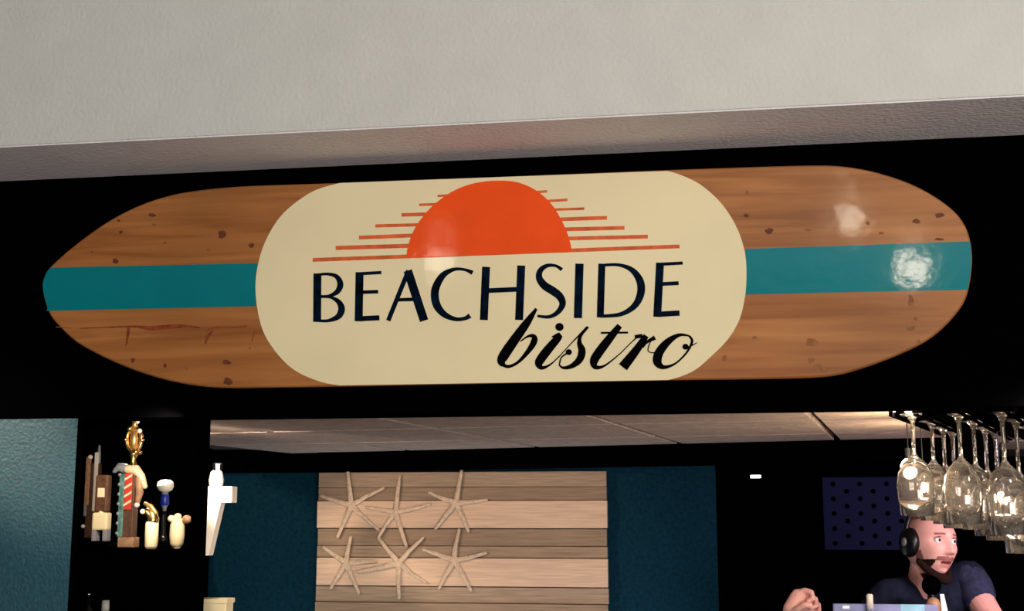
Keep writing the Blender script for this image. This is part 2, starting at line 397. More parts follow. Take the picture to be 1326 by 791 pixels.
# sun half disc
sun = [(526.4, 333.5), (528.3, 320), (534, 303), (543, 287), (559.2, 268), (583.6, 249.5), (612, 238), (644.7, 234), (673.2, 237), (697.6, 249), (717, 268), (731.5, 294), (738.4, 314), (740.4, 326)]
flat('orange_sun', crom(sun, k=4), M['orange'], 0.0022)
bars = [((62, 311), (1228, 268), 12), ((135, 273), (372, 266), 13), ((209, 240), (388, 233), 12), ((261, 203), (410, 199), 10), ((344, 168), (440, 165), 11), ((400, 136), (478, 133), 8), ((459, 108), (515, 104), 7),
        ((870, 243), (1127, 237), 12), ((860, 214), (1053, 209), 12), ((850, 182), (997, 177), 12), ((830, 151), (925, 148), 8), ((805, 124), (872, 120), 8), ((770, 96), (807, 93), 8)]
for (x0, y0), (x1, y1), wd in bars:
    q = [(x0, y0 - wd / 2), (x1, y1 - wd / 2), (x1, y1 + wd / 2), (x0, y0 + wd / 2)]
    flat('sun_ray', [C6(*p) for p in q], M['orange2'], 0.0019)

def stroke(bm, pts, ws, e, k=5):
    if not hasattr(ws, '__len__'): ws = [ws] * len(pts)
    q = [(x, y, wv) for (x, y), wv in zip(pts, ws)]
    if len(q) == 2 and math.dist(q[0][:2], q[1][:2]) < ws[0] * 1.2:      # a dot
        (ax, ay, wv), (bx, by, _) = q
        prism_xz([P(*C6((ax + bx) / 2 + wv * 0.55 * math.cos(t), (ay + by) / 2 + wv * 0.52 * math.sin(t))) for t in [2 * math.pi * i / 16 for i in range(16)]], YF - e, YF - 0.001, bm)
        return
    if len(q) > 2: q = crom(q, k=k)
    Lf, Rg = [], []
    for i, (x, y, wv) in enumerate(q):
        a = q[max(0, i - 1)]; b = q[min(len(q) - 1, i + 1)]
        t = Vector((b[0] - a[0], b[1] - a[1])).normalized(); nn = Vector((-t.y, t.x)) * wv / 2
        Lf.append(P(*C6(x + nn.x, y + nn.y))); Rg.append(P(*C6(x - nn.x, y - nn.y)))
    yf, yb = YF - e, YF - 0.001
    mk = lambda pr, y: bm.verts.new((pr[0], y, pr[1]))
    A = [mk(p, yf) for p in Lf]; B = [mk(p, yf) for p in Rg]; A2 = [mk(p, yb) for p in Lf]; B2 = [mk(p, yb) for p in Rg]
    for i in range(len(q) - 1):
        bm.faces.new((A[i], A[i + 1], B[i + 1], B[i])); bm.faces.new((A2[i], B2[i], B2[i + 1], A2[i + 1]))
        bm.faces.new((A[i], A2[i], A2[i + 1], A[i + 1])); bm.faces.new((B[i], B[i + 1], B2[i + 1], B2[i]))
    bm.faces.new((A[0], B[0], B2[0], A2[0])); bm.faces.new((A[-1], A2[-1], B2[-1], B[-1]))

letters = [
 [([(77, 354), (76, 508)], 25), ([(77, 358), (110, 356), (138, 364), (150, 388), (140, 412), (115, 425), (88, 427)], [8, 9, 14, 19, 16, 9, 8]), ([(88, 428), (120, 430), (145, 445), (154, 468), (143, 491), (112, 504), (77, 504)], [8, 9, 16, 21, 18, 10, 9])],
 [([(211, 350), (208, 506)], 25), ([(211, 355), (280, 351)], 10), ([(211, 414), (270, 412)], 11), ([(208, 498), (274, 495)], 16)],
 [([(366, 345), (302, 504)], 14), ([(364, 345), (416, 504)], 27), ([(330, 438), (392, 436)], 11)],
 [([(570, 352), (545, 342), (512, 341), (478, 358), (456, 392), (450, 422), (457, 456), (480, 484), (515, 499), (545, 497), (562, 488)], [14, 9, 11, 19, 24, 25, 25, 20, 13, 12, 16])],
 [([(613, 333), (606, 502)], 25), ([(725, 329), (718, 502)], 25), ([(612, 409), (722, 404)], 15)],
 [([(854, 342), (835, 330), (808, 329), (786, 344), (782, 368), (798, 392), (826, 410), (848, 428), (856, 452), (840, 478), (812, 492), (776, 489)], [12, 9, 12, 17, 21, 25, 26, 24, 20, 15, 11, 8])],
 [([(910, 323), (905, 496)], 26)],
 [([(981, 323), (976, 494)], 22), ([(981, 328), (1035, 327), (1078, 344), (1103, 380), (1104, 420), (1084, 458), (1040, 484), (976, 490)], [9, 10, 17, 24, 24, 19, 13, 10])],
 [([(1166, 320), (1157, 492)], 25), ([(1166, 325), (1238, 321)], 10), ([(1163, 388), (1225, 385)], 12), ([(1157, 484), (1228, 480)], 17)],
]
for L_ in letters:
    bm = bmesh.new()
    for s_i, (pts, ws) in enumerate(L_): stroke(bm, pts, ws, 0.0024 + 0.00012 * s_i)
    obj('letter', bm, M['navy'], board)
script = [
 [([(773, 466), (742, 512), (705, 563), (673, 610), (662, 632), (668, 647)], [8, 24, 30, 32, 27, 14]), ([(664, 642), (684, 650), (715, 636), (748, 600), (766, 570), (764, 554), (746, 554), (722, 570)], [12, 10, 9, 15, 20, 15, 7, 3])],
 [([(822, 556), (846, 552), (815, 590), (788, 625), (781, 642), (792, 654), (818, 643), (845, 618)], [3, 20, 27, 28, 24, 12, 5, 3]), ([(837, 524), (856, 524)], 24)],
 [([(842, 622), (885, 575), (935, 524)], [3, 3, 7]), ([(938, 524), (914, 552), (910, 575), (918, 600), (910, 628), (886, 648), (860, 654), (846, 646)], [6, 9, 15, 23, 22, 15, 9, 5]), ([(868, 610), (884, 598)], 18), ([(846, 646), (852, 622), (870, 608)], [4, 4, 5])],
 [([(1038, 520), (1006, 560), (974, 602), (956, 632), (962, 652), (992, 646), (1040, 608)], [18, 25, 28, 26, 15, 6, 3]), ([(978, 543), (1064, 542)], 6)],
 [([(1040, 608), (1076, 572), (1098, 552)], [3, 3, 5]), ([(1086, 556), (1110, 552)], 12), ([(1122, 552), (1092, 596), (1048, 652)], [18, 25, 32]), ([(1112, 590), (1125, 572), (1150, 558)], [3, 8, 14]), ([(1140, 560), (1128, 600), (1160, 604), (1190, 580)], [3, 3, 3, 3])],
 [([(1258, 552), (1226, 550), (1190, 572), (1163, 606), (1158, 636), (1178, 652), (1215, 640), (1250, 606), (1268, 570), (1258, 552)], [5, 11, 22, 28, 27, 13, 6, 6, 8, 6]), ([(1240, 590), (1254, 584)], 18), ([(1254, 590), (1284, 574)], [5, 2])],
]
for L_ in script:
    bm = bmesh.new()
    for s_i, (pts, ws) in enumerate(L_): stroke(bm, pts, ws, 0.0030 + 0.00012 * s_i)
    obj('script_letter', bm, M['ink'], board)

# knots and grain marks of the pine
def blob(name, px, py, rx, ry, m, e=0.0006, parent=board):
    ph = random.random() * 6
    pts = [(px + rx * (1 + 0.22 * math.sin(3 * t + ph)) * math.cos(t), py + ry * (1 + 0.2 * math.sin(2 * t + ph)) * math.sin(t)) for t in [2 * math.pi * k / 14 for k in range(14)]]
    return flat(name, pts, m, e, parent)
def c8(x, y): return (20 + x / 2.473, 200 + y / 2.473)
def c7(x, y): return (880 + x / 2.397, 190 + y / 2.397)
for x, y, rx, ry, s in [(661, 256, 12, 15, 0), (320, 341, 9, 9, 0), (756, 291, 9, 7, 0), (437, 194, 12, 6, 0), (338, 249, 6, 5, 0), (330, 212, 5, 4, 0), (444, 225, 6, 4, 1), (478, 283, 5, 4, 1), (245, 312, 5, 4, 1), (618, 306, 5, 4, 1), (676, 665, 14, 8, 0), (680, 726, 14, 13, 0), (376, 659, 6, 9, 0), (479, 676, 6, 6, 0), (750, 620, 4, 4, 1), (880, 172, 5, 6, 1), (548, 686, 4, 4, 1)]:
    px, py = c8(x, y); blob('knot', px, py, rx / 2.473, ry / 2.473, M['knotsoft' if s else 'knot'])
for x, y, rx, ry, s in [(207, 214, 8, 6, 0), (278, 262, 13, 9, 0), (806, 213, 14, 8, 0), (735, 231, 12, 7, 0), (806, 287, 14, 4, 0), (584, 237, 7, 5, 1), (625, 268, 8, 5, 1), (398, 258, 10, 5, 1), (718, 478, 9, 20, 1), (716, 563, 14, 10, 1), (733, 534, 7, 5, 1), (410, 607, 18, 14, 1), (430, 685, 14, 10, 1), (450, 692, 12, 7, 1), (408, 662, 10, 9, 1), (140, 656, 7, 10, 1), (364, 526, 6, 6, 1), (233, 592, 7, 5, 1), (742, 604, 5, 7, 1), (210, 142, 6, 5, 1)]:
    px, py = c7(x, y); blob('knot', px, py, rx / 2.397, ry / 2.397, M['knotsoft' if s else 'knot'])
def c8to6(x, y):
    p = c8(x, y); return ((p[0] - 380) * 2.4556, (p[1] - 210) * 2.4556)
bm = bmesh.new()
def grain(pts, ws):
    stroke(bm, [c8to6(*p) for p in pts], ws, 0.0014)
# lies on wood: pull the strokes down onto the face by using the thin offset
bm2 = bm
for pts, ws in [([(205, 557), (300, 553), (380, 551), (440, 556), (520, 550), (590, 554)], [3, 4, 7, 14, 13, 4]), ([(610, 566), (640, 553), (700, 553), (742, 549)], [5, 4, 3, 5]), ([(362, 555), (360, 580), (354, 612)], [10, 8, 3]), ([(632, 562), (615, 585), (608, 605)], [7, 9, 6]), ([(768, 560), (762, 580), (757, 600)], [3, 4, 2]), ([(130, 552), (180, 556)], [3, 2])]:
    grain(pts, ws)
for v in bm.verts: v.co.y = YF - 0.0005 if v.co.y < YF - 0.0012 else YF + 0.0003
obj('grain_streak', bm, M['streak'], board)

# ================================================================ PLANK ART WITH STARFISH
YA = 2.15
def PA(px, py, Y=YA): q = at(px, py, Y); return (q.x, q.z)
art = thing('plank_wall_art', at(600, 700, YA), 'square art panel of horizontal pale and weathered planks on the blue wall', 'wall art')
rows = [(611, 630.5, 'plankd', 0), (631, 647.5, 'plankm', .002), (648.5, 683.5, 'plankl', .010), (685, 706.5, 'plankm', 0), (707.2, 721.5, 'plankd', .003), (722.5, 758.5, 'plankl', .010), (760, 780, 'plankd', 0), (780.8, 797, 'plankm', .004), (798, 834, 'plankl', .010), (835, 856, 'plankd', 0), (857, 872, 'plankm', .003), (873, 908, 'plankl', .01)]
xa0, xa1 = PA(412.5, 690)[0], PA(786.5, 690)[0]
for (a, b, m, pr) in rows:
    za, zb = PA(600, a)[1], PA(600, b)[1]
    tilt = 0.004
    o = obj('plank', box(xa0 + random.uniform(-.003, .003), xa1 + random.uniform(-.003, .003), YA - 0.014 - pr, YA + 0.012, zb, za, 0.002), M[m], art)
obj('backing_board', box(xa0 + .02, xa1 - .02, YA + 0.011, 2.2005, PA(600, 905)[1], PA(600, 613)[1]), M['brown'], art)

def C3(x, y): return (390 + x / 3.157, 580 + y / 3.157)
stars = [
 ((205, 235), [(187, 72), (335, 165), (315, 335), (150, 362), (78, 195)], 'starfish at the top left corner of the plank art'),
 ((385, 262), [(402, 115), (525, 230), (430, 400), (315, 365), (268, 242)], 'middle starfish of the top row on the plank art'),
 ((632, 225), [(655, 88), (758, 212), (682, 340), (550, 328), (522, 182)], 'right starfish of the top row on the plank art'),
 ((183, 470), [(203, 365), (305, 463), (235, 592), (120, 572), (88, 405)], 'left starfish of the bottom row on the plank art'),
 ((400, 470), [(497, 368), (510, 548), (400, 612), (225, 505), (315, 366)], 'middle starfish of the bottom row, one arm pointing straight down'),
 ((625, 460), [(645, 335), (754, 428), (692, 580), (563, 572), (500, 415)], 'right starfish of the bottom row on the plank art')]
for si, (c, tips, lab) in enumerate(stars):
    YS = YA - 0.034
    bm = bmesh.new(); c3 = Vector(PA(*C3(*c), YS))
    cc = Vector((c3.x, YS, c3.y))
    ball(cc, 0.019, bm, (1, 0.55, 1))
    for ti, t in enumerate(tips):
        tp = PA(*C3(*t), YS - 0.004)
        lift = random.uniform(-0.004, 0.004)
        e = Vector((tp[0], YS - 0.002 + lift, tp[1])); mid = cc.lerp(e, 0.5) + Vector((random.uniform(-.004, .004), -0.006, random.uniform(-.004, .004)))
        pts = [Vector(q) for q in crom([tuple(cc), tuple(cc.lerp(mid, 0.5)), tuple(mid), tuple(e)], k=4)]
        rr = [0.0138 * (1 - 0.55 * (i / (len(pts) - 1))) for i in range(len(pts))]
        tube(pts, rr, bm, 10, 0.75)
        for i in range(2, len(pts)):         # ridge of nodules along each arm
            ball(pts[i] + Vector((0, -rr[i] * 0.7, 0)), 0.0022, bm, sub=1)
    s = obj('starfish', bm, M['star'], smooth=True)
    tag(s, lab, 'starfish', 'starfish on the plank art')

# ================================================================ BLUE DOTTED PANEL, SIGNAL LAMP
YB = 3.27
c0, c1 = at(1064, 618, YB), at(1182, 712, YB)
pan = thing('fabric_panel', ((c0.x + c1.x) / 2, YB, c1.z), 'dark blue perforated fabric panel behind the man', 'panel')
obj('fabric', box(c0.x, c1.x, YB - 0.02, 3.3005, c1.z, c0.z, 0.004), M['dotted'], pan)
bm = bmesh.new(); k = 0; x = c0.x + 0.05
while x < c1.x - 0.02:
    z = c1.z + 0.03 + (0.035 if k % 2 else 0)
    while z < c0.z - 0.02:
        lathe([(0, 0), (0.012, 0), (0.012, 0.004), (0, 0.004)], (0, 0, 0), 8, bm)
        for v in bm.verts[-18:] if hasattr(bm.verts, '__getitem__') and False else []: pass
        z += 0.07
        bm.verts.ensure_lookup_table()
        for v in list(bm.verts)[-18:]:
            vx, vy, vz = v.co; v.co = Vector((x + vx, YB - 0.022 + vz, z - 0.07 + vy))
    x += 0.062; k += 1
o = obj('dot', bm, M['black'], pan); o['kind'] = 'stuff'
c = at(978.5, 617, 2.9)
sg = thing('indicator_lamp', c, 'tiny white lit lamp in the dark opening right of the planks', 'lamp')
obj('lens', box(c.x - 0.024, c.x + 0.024, 2.89, 2.905, c.z - 0.007, c.z + 0.007, 0.003), M['signal'], sg)
obj('bracket', box(c.x - 0.01, c.x + 0.01, 2.905, 3.3005, c.z - 0.006, c.z + 0.006), M['black'], sg)

# ================================================================ GLASS RACK AND WINE GLASSES
ZR = 2.137
def glass_prof(H, rb, k=1.0):
    s = H / 0.25
    return [(0, 0), (0.034 * k, -0.0005), (0.034 * k, -0.0025), (0.012, -0.007), (0.0055, -0.02 * s), (0.0045, -0.07 * s), (0.0052, -0.098 * s), (0.012, -0.108 * s), (rb * 0.62, -0.122 * s), (rb * 0.9, -0.145 * s), (rb, -0.175 * s), (rb * 0.97, -0.205 * s), (rb * 0.86, -0.25 * s),
            (rb * 0.86 - 0.0012, -0.25 * s), (rb * 0.97 - 0.0013, -0.205 * s), (rb - 0.0013, -0.175 * s), (rb * 0.9 - 0.0014, -0.146 * s), (rb * 0.62 - 0.0015, -0.1245 * s), (0.008, -0.113 * s), (0, -0.1115 * s)]
# channel, foot pixel, height, bowl radius, label
GL = [
 ((1181, 536), 0.250, 0.046, 'hanging wine glass at the left end of the rack, brightly lit'),
 ((1206, 545), 0.262, 0.046, 'hanging wine glass behind the lit leftmost one'),
 ((1221, 553), 0.272, 0.046, 'hanging wine glass with the third stem from the left'),
 ((1241, 536), 0.268, 0.047, 'hanging wine glass with the fourth stem from the left, wide foot showing'),
 ((1260, 545), 0.285, 0.048, 'hanging wine glass with the fifth stem from the left'),
 ((1275, 553), 0.305, 0.048, 'hanging wine glass with the sixth stem from the left'),
 ((1297, 534), 0.295, 0.048, 'hanging wine glass under the wide foot third from the right'),
 ((1315, 543), 0.345, 0.050, 'hanging wine glass whose rim hangs lowest at the right'),
 ((1331, 552), 0.345, 0.050, 'hanging wine glass cut by the right edge, behind the lowest one'),
 ((1233, 559), 0.285, 0.046, 'hanging wine glass at the back of the left rack channel'),
 ((1288, 559), 0.320, 0.048, 'hanging wine glass at the back of the middle rack channel')]
glass_cache = {}
feet = []
for (px, py), H, rb, lab in GL:
    c = atz(px, py, ZR); feet.append(c)
    key = (H, rb)
    if key not in glass_cache:
        o = obj('wine_glass', lathe(glass_prof(H, rb), (0, 0, 0), 36), M['glass'], smooth=True); glass_cache[key] = o.data
    else:
        o = bpy.data.objects.new('wine_glass', glass_cache[key]); sc.collection.objects.link(o)
    o.location = c
    tag(o, lab, 'wine glass', 'wine glasses hanging from the rack')
# rack: slab on the ceiling with rails carrying the feet
ch = [(0, 1, 2, 9), (3, 4, 5, 10), (6, 7, 8)]
rack = thing('glass_rack', (0.75, 0.55, ZC), 'black stemware rack under the bar ceiling', 'rack')
pts = []
cd0 = (feet[2] - feet[0]).xy.normalized(); cn = Vector((cd0.y, -cd0.x))
a = feet[0].xy - cn * 0.055 - cd0 * 0.1
obj('rack_board', prism_xy([a, a + cd0 * 1.3, a + cd0 * 1.3 + cn * 0.9, a + cn * 0.9], ZR + 0.010, ZC + 0.0005), M['black'], rack)
for i in range(7):
    for sgn in (-1, 1):
        b = feet[0].xy + cn * (((feet[3] - feet[0]).xy.dot(cn)) * i + sgn * 0.022) - cd0 * 0.09
        if i > 3: continue
        r = obj('rail', prism_xy([b - cn * 0.005, b + cd0 * 1.2 - cn * 0.005, b + cd0 * 1.2 + cn * 0.005, b + cn * 0.005], ZR - 0.010, ZR - 0.006), M['black'], rack)
        obj('rail_hanger', prism_xy([b + cd0 * .02 - cn * 0.004 + cn * sgn * 0.018, b + cd0 * 1.18 - cn * 0.004 + cn * sgn * 0.018, b + cd0 * 1.18 + cn * 0.004 + cn * sgn * 0.018, b + cd0 * .02 + cn * 0.004 + cn * sgn * 0.018], ZR - 0.009, ZR + 0.011), M['black'], r)

# under-header puck lights beside the rack
for i, (px, py, lab) in enumerate([(1156, 529, 'round white-lit puck light under the header, left of the glasses'), (1176, 531, 'small oblong puck light above the first hanging glass')]):
    c = at(px, py, 0.145)
    t = thing('puck_light', (c.x, c.y, c.z), lab, 'lamp', 'puck lights under the header')
    obj('lens', ball((c.x, c.y, c.z), 0.0105, None, (1.0 if i == 0 else 1.15, 1, 0.85 if i == 0 else 0.55)), M['puck'], t, smooth=True)
    obj('housing', box(c.x - 0.013, c.x + 0.013, 0.1195, c.y + 0.002, c.z - 0.004, c.z + 0.010, 0.001), M['black'], t)
    light('POINT', 'puck_glow', (c.x + 0.01, c.y - 0.005, c.z - 0.016), 1.6, (1.0, 0.78, 0.5), 0.01)
light('SPOT', 'rack_fill', (0.75, -0.05, 2.125), 3.5, (1.0, 0.84, 0.66), 0.02, (0.66, 0.4, 1.95), spot=150)  # unseen spot added for highlights on the glasses

for px, py, Y, p, rr, lab in [(1177, 606, 0.33, 4.2, 0.021, 'added warm bulb behind the leftmost hanging glass'), (1196, 627, 0.72, 3.4, 0.017, 'added warm bulb between the hanging glasses, right of the brightest'), (1296, 640, 0.78, 3.4, 0.017, 'added warm bulb behind the right group of hanging glasses')]:
    c = at(px, py, Y)  # bulbs added to make the bright spots in the glasses
    t = thing('added_bulb', c, lab, 'lamp', 'added warm bulbs behind the glasses')
    obj('bulb', ball(c, rr, None, (1, 1, 1.2)), M['puck'], t, True)
    obj('socket', lathe([(0, rr), (0.008, rr), (0.008, rr + 0.03), (0, rr + 0.03)], c, 12), M['blackgloss'], t)
    obj('cord', tube([(c.x, c.y, c.z + rr + 0.03), (c.x, c.y, 2.146)], 0.0015, None, 6), M['blackgloss'], t)
    light('POINT', 'added_bulb_glow', (c.x, c.y - rr - 0.012, c.z), p, (1.0, 0.74, 0.45), 0.012)

# ================================================================ TAP HANDLE SHELF
ZS = 1.800
sp = [atz(x, y, ZS) for x, y in [(104, 694.5), (156, 709.5), (246, 715)]]
poly = [(sp[0].x, sp[0].y), (sp[1].x, sp[1].y), (sp[2].x, sp[2].y), (xp0 + 0.06, 0.101), (xp0 + 0.06, 1.9), (sp[0].x, 2.0), (-2.9, 2.0), (-2.9, sp[0].y)]
pl2 = [(sp[1].x, sp[1].y), (sp[2].x, sp[2].y), (at(257, 700, 0.2).x, 0.2), (at(256, 700, 1.2).x, 1.2), (at(256, 700, 1.99).x, 1.99), (-2.89, 1.99), (-2.89, sp[0].y + .01), (sp[0].x, sp[0].y)]
shelf = thing('bar_shelf', (-1.9, 1.2, ZS - 0.04), 'black shelf carrying the beer tap handles beside the post', 'shelf')
obj('shelf_top', prism_xy(pl2, ZS - 0.035, ZS), M['black'], shelf)
obj('lower_shelf', prism_xy(pl2, 1.36, 1.40), M['black'], shelf)
obj('support_panel', box(-2.85, -2.4, 1.85, 1.99, 0.0, ZS - 0.034), M['black'], shelf)

def base(px, py): return atz(px, py, ZS)
def sc_at(c): return (c - CAM).dot(FW) / FPX      # metres per photo pixel at that depth

# A: slender striped handle at the far left
c = base(118, 696.5); s = sc_at(c)
t = thing('beer_tap', c, 'slender tall tap handle with pale and dark vertical stripes, leftmost on the shelf', 'tap handle', 'beer tap handles on the shelf')
obj('stem', box(c.x - 8 * s, c.x + 8 * s, c.y - 5 * s, c.y + 5 * s, c.z, c.z + 96 * s, 2 * s), M['brown'], t)
obj('stripe', box(c.x - 9.5 * s, c.x - 3.5 * s, c.y - 6.5 * s, c.y - 2 * s, c.z + 42 * s, c.z + 104 * s, 1 * s), M['tan'], t)
obj('stripe', box(c.x + 2.0 * s, c.x + 7 * s, c.y - 6.5 * s, c.y - 2 * s, c.z + 34 * s, c.z + 110 * s, 1 * s), M['white'], t)
obj('stripe', box(c.x - 9.5 * s, c.x - 6.0 * s, c.y - 6.5 * s, c.y - 2 * s, c.z + 28 * s, c.z + 43 * s, 1 * s), M['grey'], t)
obj('finial', lathe([(0, 95 * s), (2.6 * s, 97 * s), (2.2 * s, 110 * s), (1.4 * s, 119 * s), (0, 120 * s)], (c.x + 5 * s, c.y, c.z), 12), M['grey'], t)
obj('cap', ball((c.x - 5 * s, c.y - 4 * s, c.z + 104 * s), 3.2 * s), M['white'], t, True)
obj('bead', ball((c.x - 8.5 * s, c.y - 7 * s, c.z + 15 * s), 2.6 * s), M['white'], t, True)
# B: dark handle with a cream label
c = base(130.5, 700.5); s = sc_at(c)
t = thing('beer_tap', c, 'dark brown tap handle with a cream square label and cream lower body', 'tap handle', 'beer tap handles on the shelf')
obj('body', box(c.x - 9 * s, c.x + 9 * s, c.y - 6 * s, c.y + 6 * s, c.z + 37 * s, c.z + 85 * s, 3 * s), M['brown'], t)
obj('label', box(c.x - 4.5 * s, c.x + 5 * s, c.y - 7.3 * s, c.y - 5.5 * s, c.z + 56 * s, c.z + 68 * s, 0.5 * s), M['ivory'], t)
obj('lower_body', box(c.x - 10.5 * s, c.x + 10.5 * s, c.y - 7 * s, c.y + 7 * s, c.z + 14 * s, c.z + 36.5 * s, 2.5 * s), M['ivory'], t)
obj('collar', lathe([(0, 36 * s), (4 * s, 36 * s), (2.5 * s, 39 * s), (0, 40 * s)], (c.x, c.y - 3 * s, c.z), 12), M['ivory'], t)
for q in (-7.5, 7.5): obj('foot', box(c.x + (q - 3) * s, c.x + (q + 3) * s, c.y - 6 * s, c.y + 6 * s, c.z, c.z + 15 * s, 1 * s), M['grey'], t)
# C: tall ornate handle
c = base(166, 708.5); s = sc_at(c); X, Y, Z = c
t = thing('beer_tap', c, 'tallest tap handle, red striped column topped by a gold ring ornament', 'tap handle', 'beer tap handles on the shelf')
obj('plinth', box(X - 11 * s, X + 11 * s, Y - 9 * s, Y + 9 * s, Z, Z + 13 * s, 1.5 * s), M['tan'], t)
obj('column', box(X - 8 * s, X + 8 * s, Y - 7 * s, Y + 7 * s, Z + 12 * s, Z + 98 * s, 1.5 * s), M['brown'], t)
obj('teal_lit_edge', box(X - 13 * s, X - 5.5 * s, Y - 8 * s, Y, Z + 13 * s, Z + 94 * s, 1.5 * s), M['teal_lit'], t)  # left side of the column, coloured as if teal-lit
bm = bmesh.new()
for i in range(7): ball((X - 13 * s, Y - 7 * s, Z + (18 + 12.5 * i) * s), 2.4 * s, bm, sub=2)
obj('beading', bm, M['grey'], t, True)
obj('panel', box(X - 5 * s, X + 5 * s, Y - 8.6 * s, Y - 6 * s, Z + 48 * s, Z + 95 * s, 0.6 * s), M['red'], t)
for i in range(4):
    zz = Z + (52 + 11 * i) * s
    b_ = obj('band', prism_xz([(X - 5 * s, zz), (X - 5 * s, zz + 3 * s), (X + 5 * s, zz + 9 * s), (X + 5 * s, zz + 6 * s)], Y - 9.3 * s, Y - 8.5 * s), M['ivory'], t)
# shoulder wings
bm = tube([(X - 24 * s, Y, Z + 98 * s), (X - 18 * s, Y, Z + 103 * s), (X - 9 * s, Y, Z + 101 * s)], [3 * s, 5.5 * s, 6.5 * s], None, 12)
obj('wing', bm, M['grey'], t, True)
bm = tube([(X - 4 * s, Y - 3 * s, Z + 100 * s), (X + 8 * s, Y - 4 * s, Z + 99 * s), (X + 15 * s, Y - 3 * s, Z + 91 * s), (X + 19 * s, Y, Z + 78 * s)], [6 * s, 6.5 * s, 5 * s, 3.5 * s], None, 12)
obj('wing', bm, M['ivory'], t, True)
bm = tube([(X + 11 * s, Y - 2 * s, Z + 88 * s), (X + 13 * s, Y - 2 * s, Z + 70 * s), (X + 11 * s, Y - 3 * s, Z + 56 * s)], [5 * s, 5 * s, 3 * s], None, 12)
obj('drape', bm, M['tan'], t, True)
obj('drape_tip', ball((X + 11 * s, Y - 4 * s, Z + 54 * s), 3.6 * s), M['white'], t, True)
obj('neck', lathe([(0, 100 * s), (7 * s, 101 * s), (5 * s, 106 * s), (3.2 * s, 113 * s), (5.5 * s, 119 * s), (6.5 * s, 122 * s), (0, 123 * s)], (X + 1 * s, Y, Z), 16), M['gold'], t, True)
bm = bmesh.new()
ring = [(X + 1 * s + 10.5 * s * math.cos(a_), Y, Z + 139 * s + 16 * s * math.sin(a_)) for a_ in [2 * math.pi * k / 24 for k in range(25)]]
tube(ring, 2.6 * s, bm, 8); obj('ring_ornament', bm, M['gold'], t, True)
obj('ring_core', lathe([(0, 125 * s), (4.5 * s, 128 * s), (5.5 * s, 138 * s), (4 * s, 150 * s), (0, 153 * s)], (X + 1 * s, Y, Z), 14), M['gold2'], t, True)
obj('crown', lathe([(0, 153 * s), (4.5 * s, 154 * s), (3.6 * s, 159 * s), (4.2 * s, 163 * s), (0, 164 * s)], (X + 1 * s, Y, Z), 14), M['gold2'], t, True)
for dx, dz, r in [(-5, 153, 4.2), (5.5, 162, 2.8), (9, 150, 3.2), (11, 122, 3.0), (-10, 139, 3.2), (5, 123, 3.4), (13, 138, 3)]:
    obj('bead', ball((X + dx * s, Y - 2 * s, Z + dz * s), r * s), M['gold' if dz < 150 or dx < 0 else 'white'], t, True)  # the white beads stand in for glints on the gold
# D: ivory handle with bent gold top
c = base(195.5, 711); s = sc_at(c); X, Y, Z = c
t = thing('beer_tap', c, 'short ivory tap handle with a gold bent top, right of the tall one', 'tap handle', 'beer tap handles on the shelf')
obj('body', lathe([(0, 0), (6 * s, 0), (8.2 * s, 4 * s), (8.6 * s, 20 * s), (8.4 * s, 33 * s), (6 * s, 37 * s), (0, 38 * s)], (X, Y, Z), 20), M['ivory'], t, True)
obj('collar', tube([(X + 1 * s, Y, Z + 37 * s), (X - 1 * s, Y, Z + 44 * s), (X - 7 * s, Y, Z + 48 * s)], [8 * s, 7 * s, 5 * s], None, 14), M['gold'], t, True)
obj('arm', tube([(X + 4 * s, Y, Z + 46 * s), (X - 3 * s, Y, Z + 55 * s), (X - 11 * s, Y, Z + 58 * s)], [3.5 * s, 3.2 * s, 2.5 * s], None, 12), M['gold2'], t, True)
obj('tip', ball((X - 13 * s, Y - 2 * s, Z + 48 * s), 3.4 * s), M['white'], t, True)
# E: knob with a blue collar on a black rod
c = base(211, 704); s = sc_at(c); X, Y, Z = c
t = thing('beer_tap', c, 'tap handle with a mushroom-shaped white knob and cobalt blue collar', 'tap handle', 'beer tap handles on the shelf')
obj('rod', lathe([(0, 0), (6 * s, 0), (5.5 * s, 6 * s), (3 * s, 12 * s), (2.6 * s, 42 * s), (0, 42 * s)], (X, Y, Z), 14), M['blackgloss'], t, True)
obj('stem', lathe([(0, 38 * s), (2 * s, 39 * s), (2.8 * s, 46 * s), (4.5 * s, 50 * s), (4.2 * s, 66 * s), (0, 68 * s)], (X, Y, Z), 14), M['grey'], t, True)
obj('collar', lathe([(4.6 * s, 49 * s), (5.6 * s, 51 * s), (5.4 * s, 61 * s), (4.4 * s, 63 * s)], (X, Y, Z), 14), M['cobalt'], t, True)
obj('knob', lathe([(0, 66 * s), (5 * s, 66.5 * s), (9 * s, 69 * s), (11 * s, 74 * s), (10 * s, 79 * s), (6 * s, 82 * s), (0, 82.5 * s)], (X, Y, Z), 20), M['white'], t, True)
obj('bead', ball((X + 2 * s, Y - 5.5 * s, Z + 8 * s), 2.2 * s), M['chrome'], t, True)
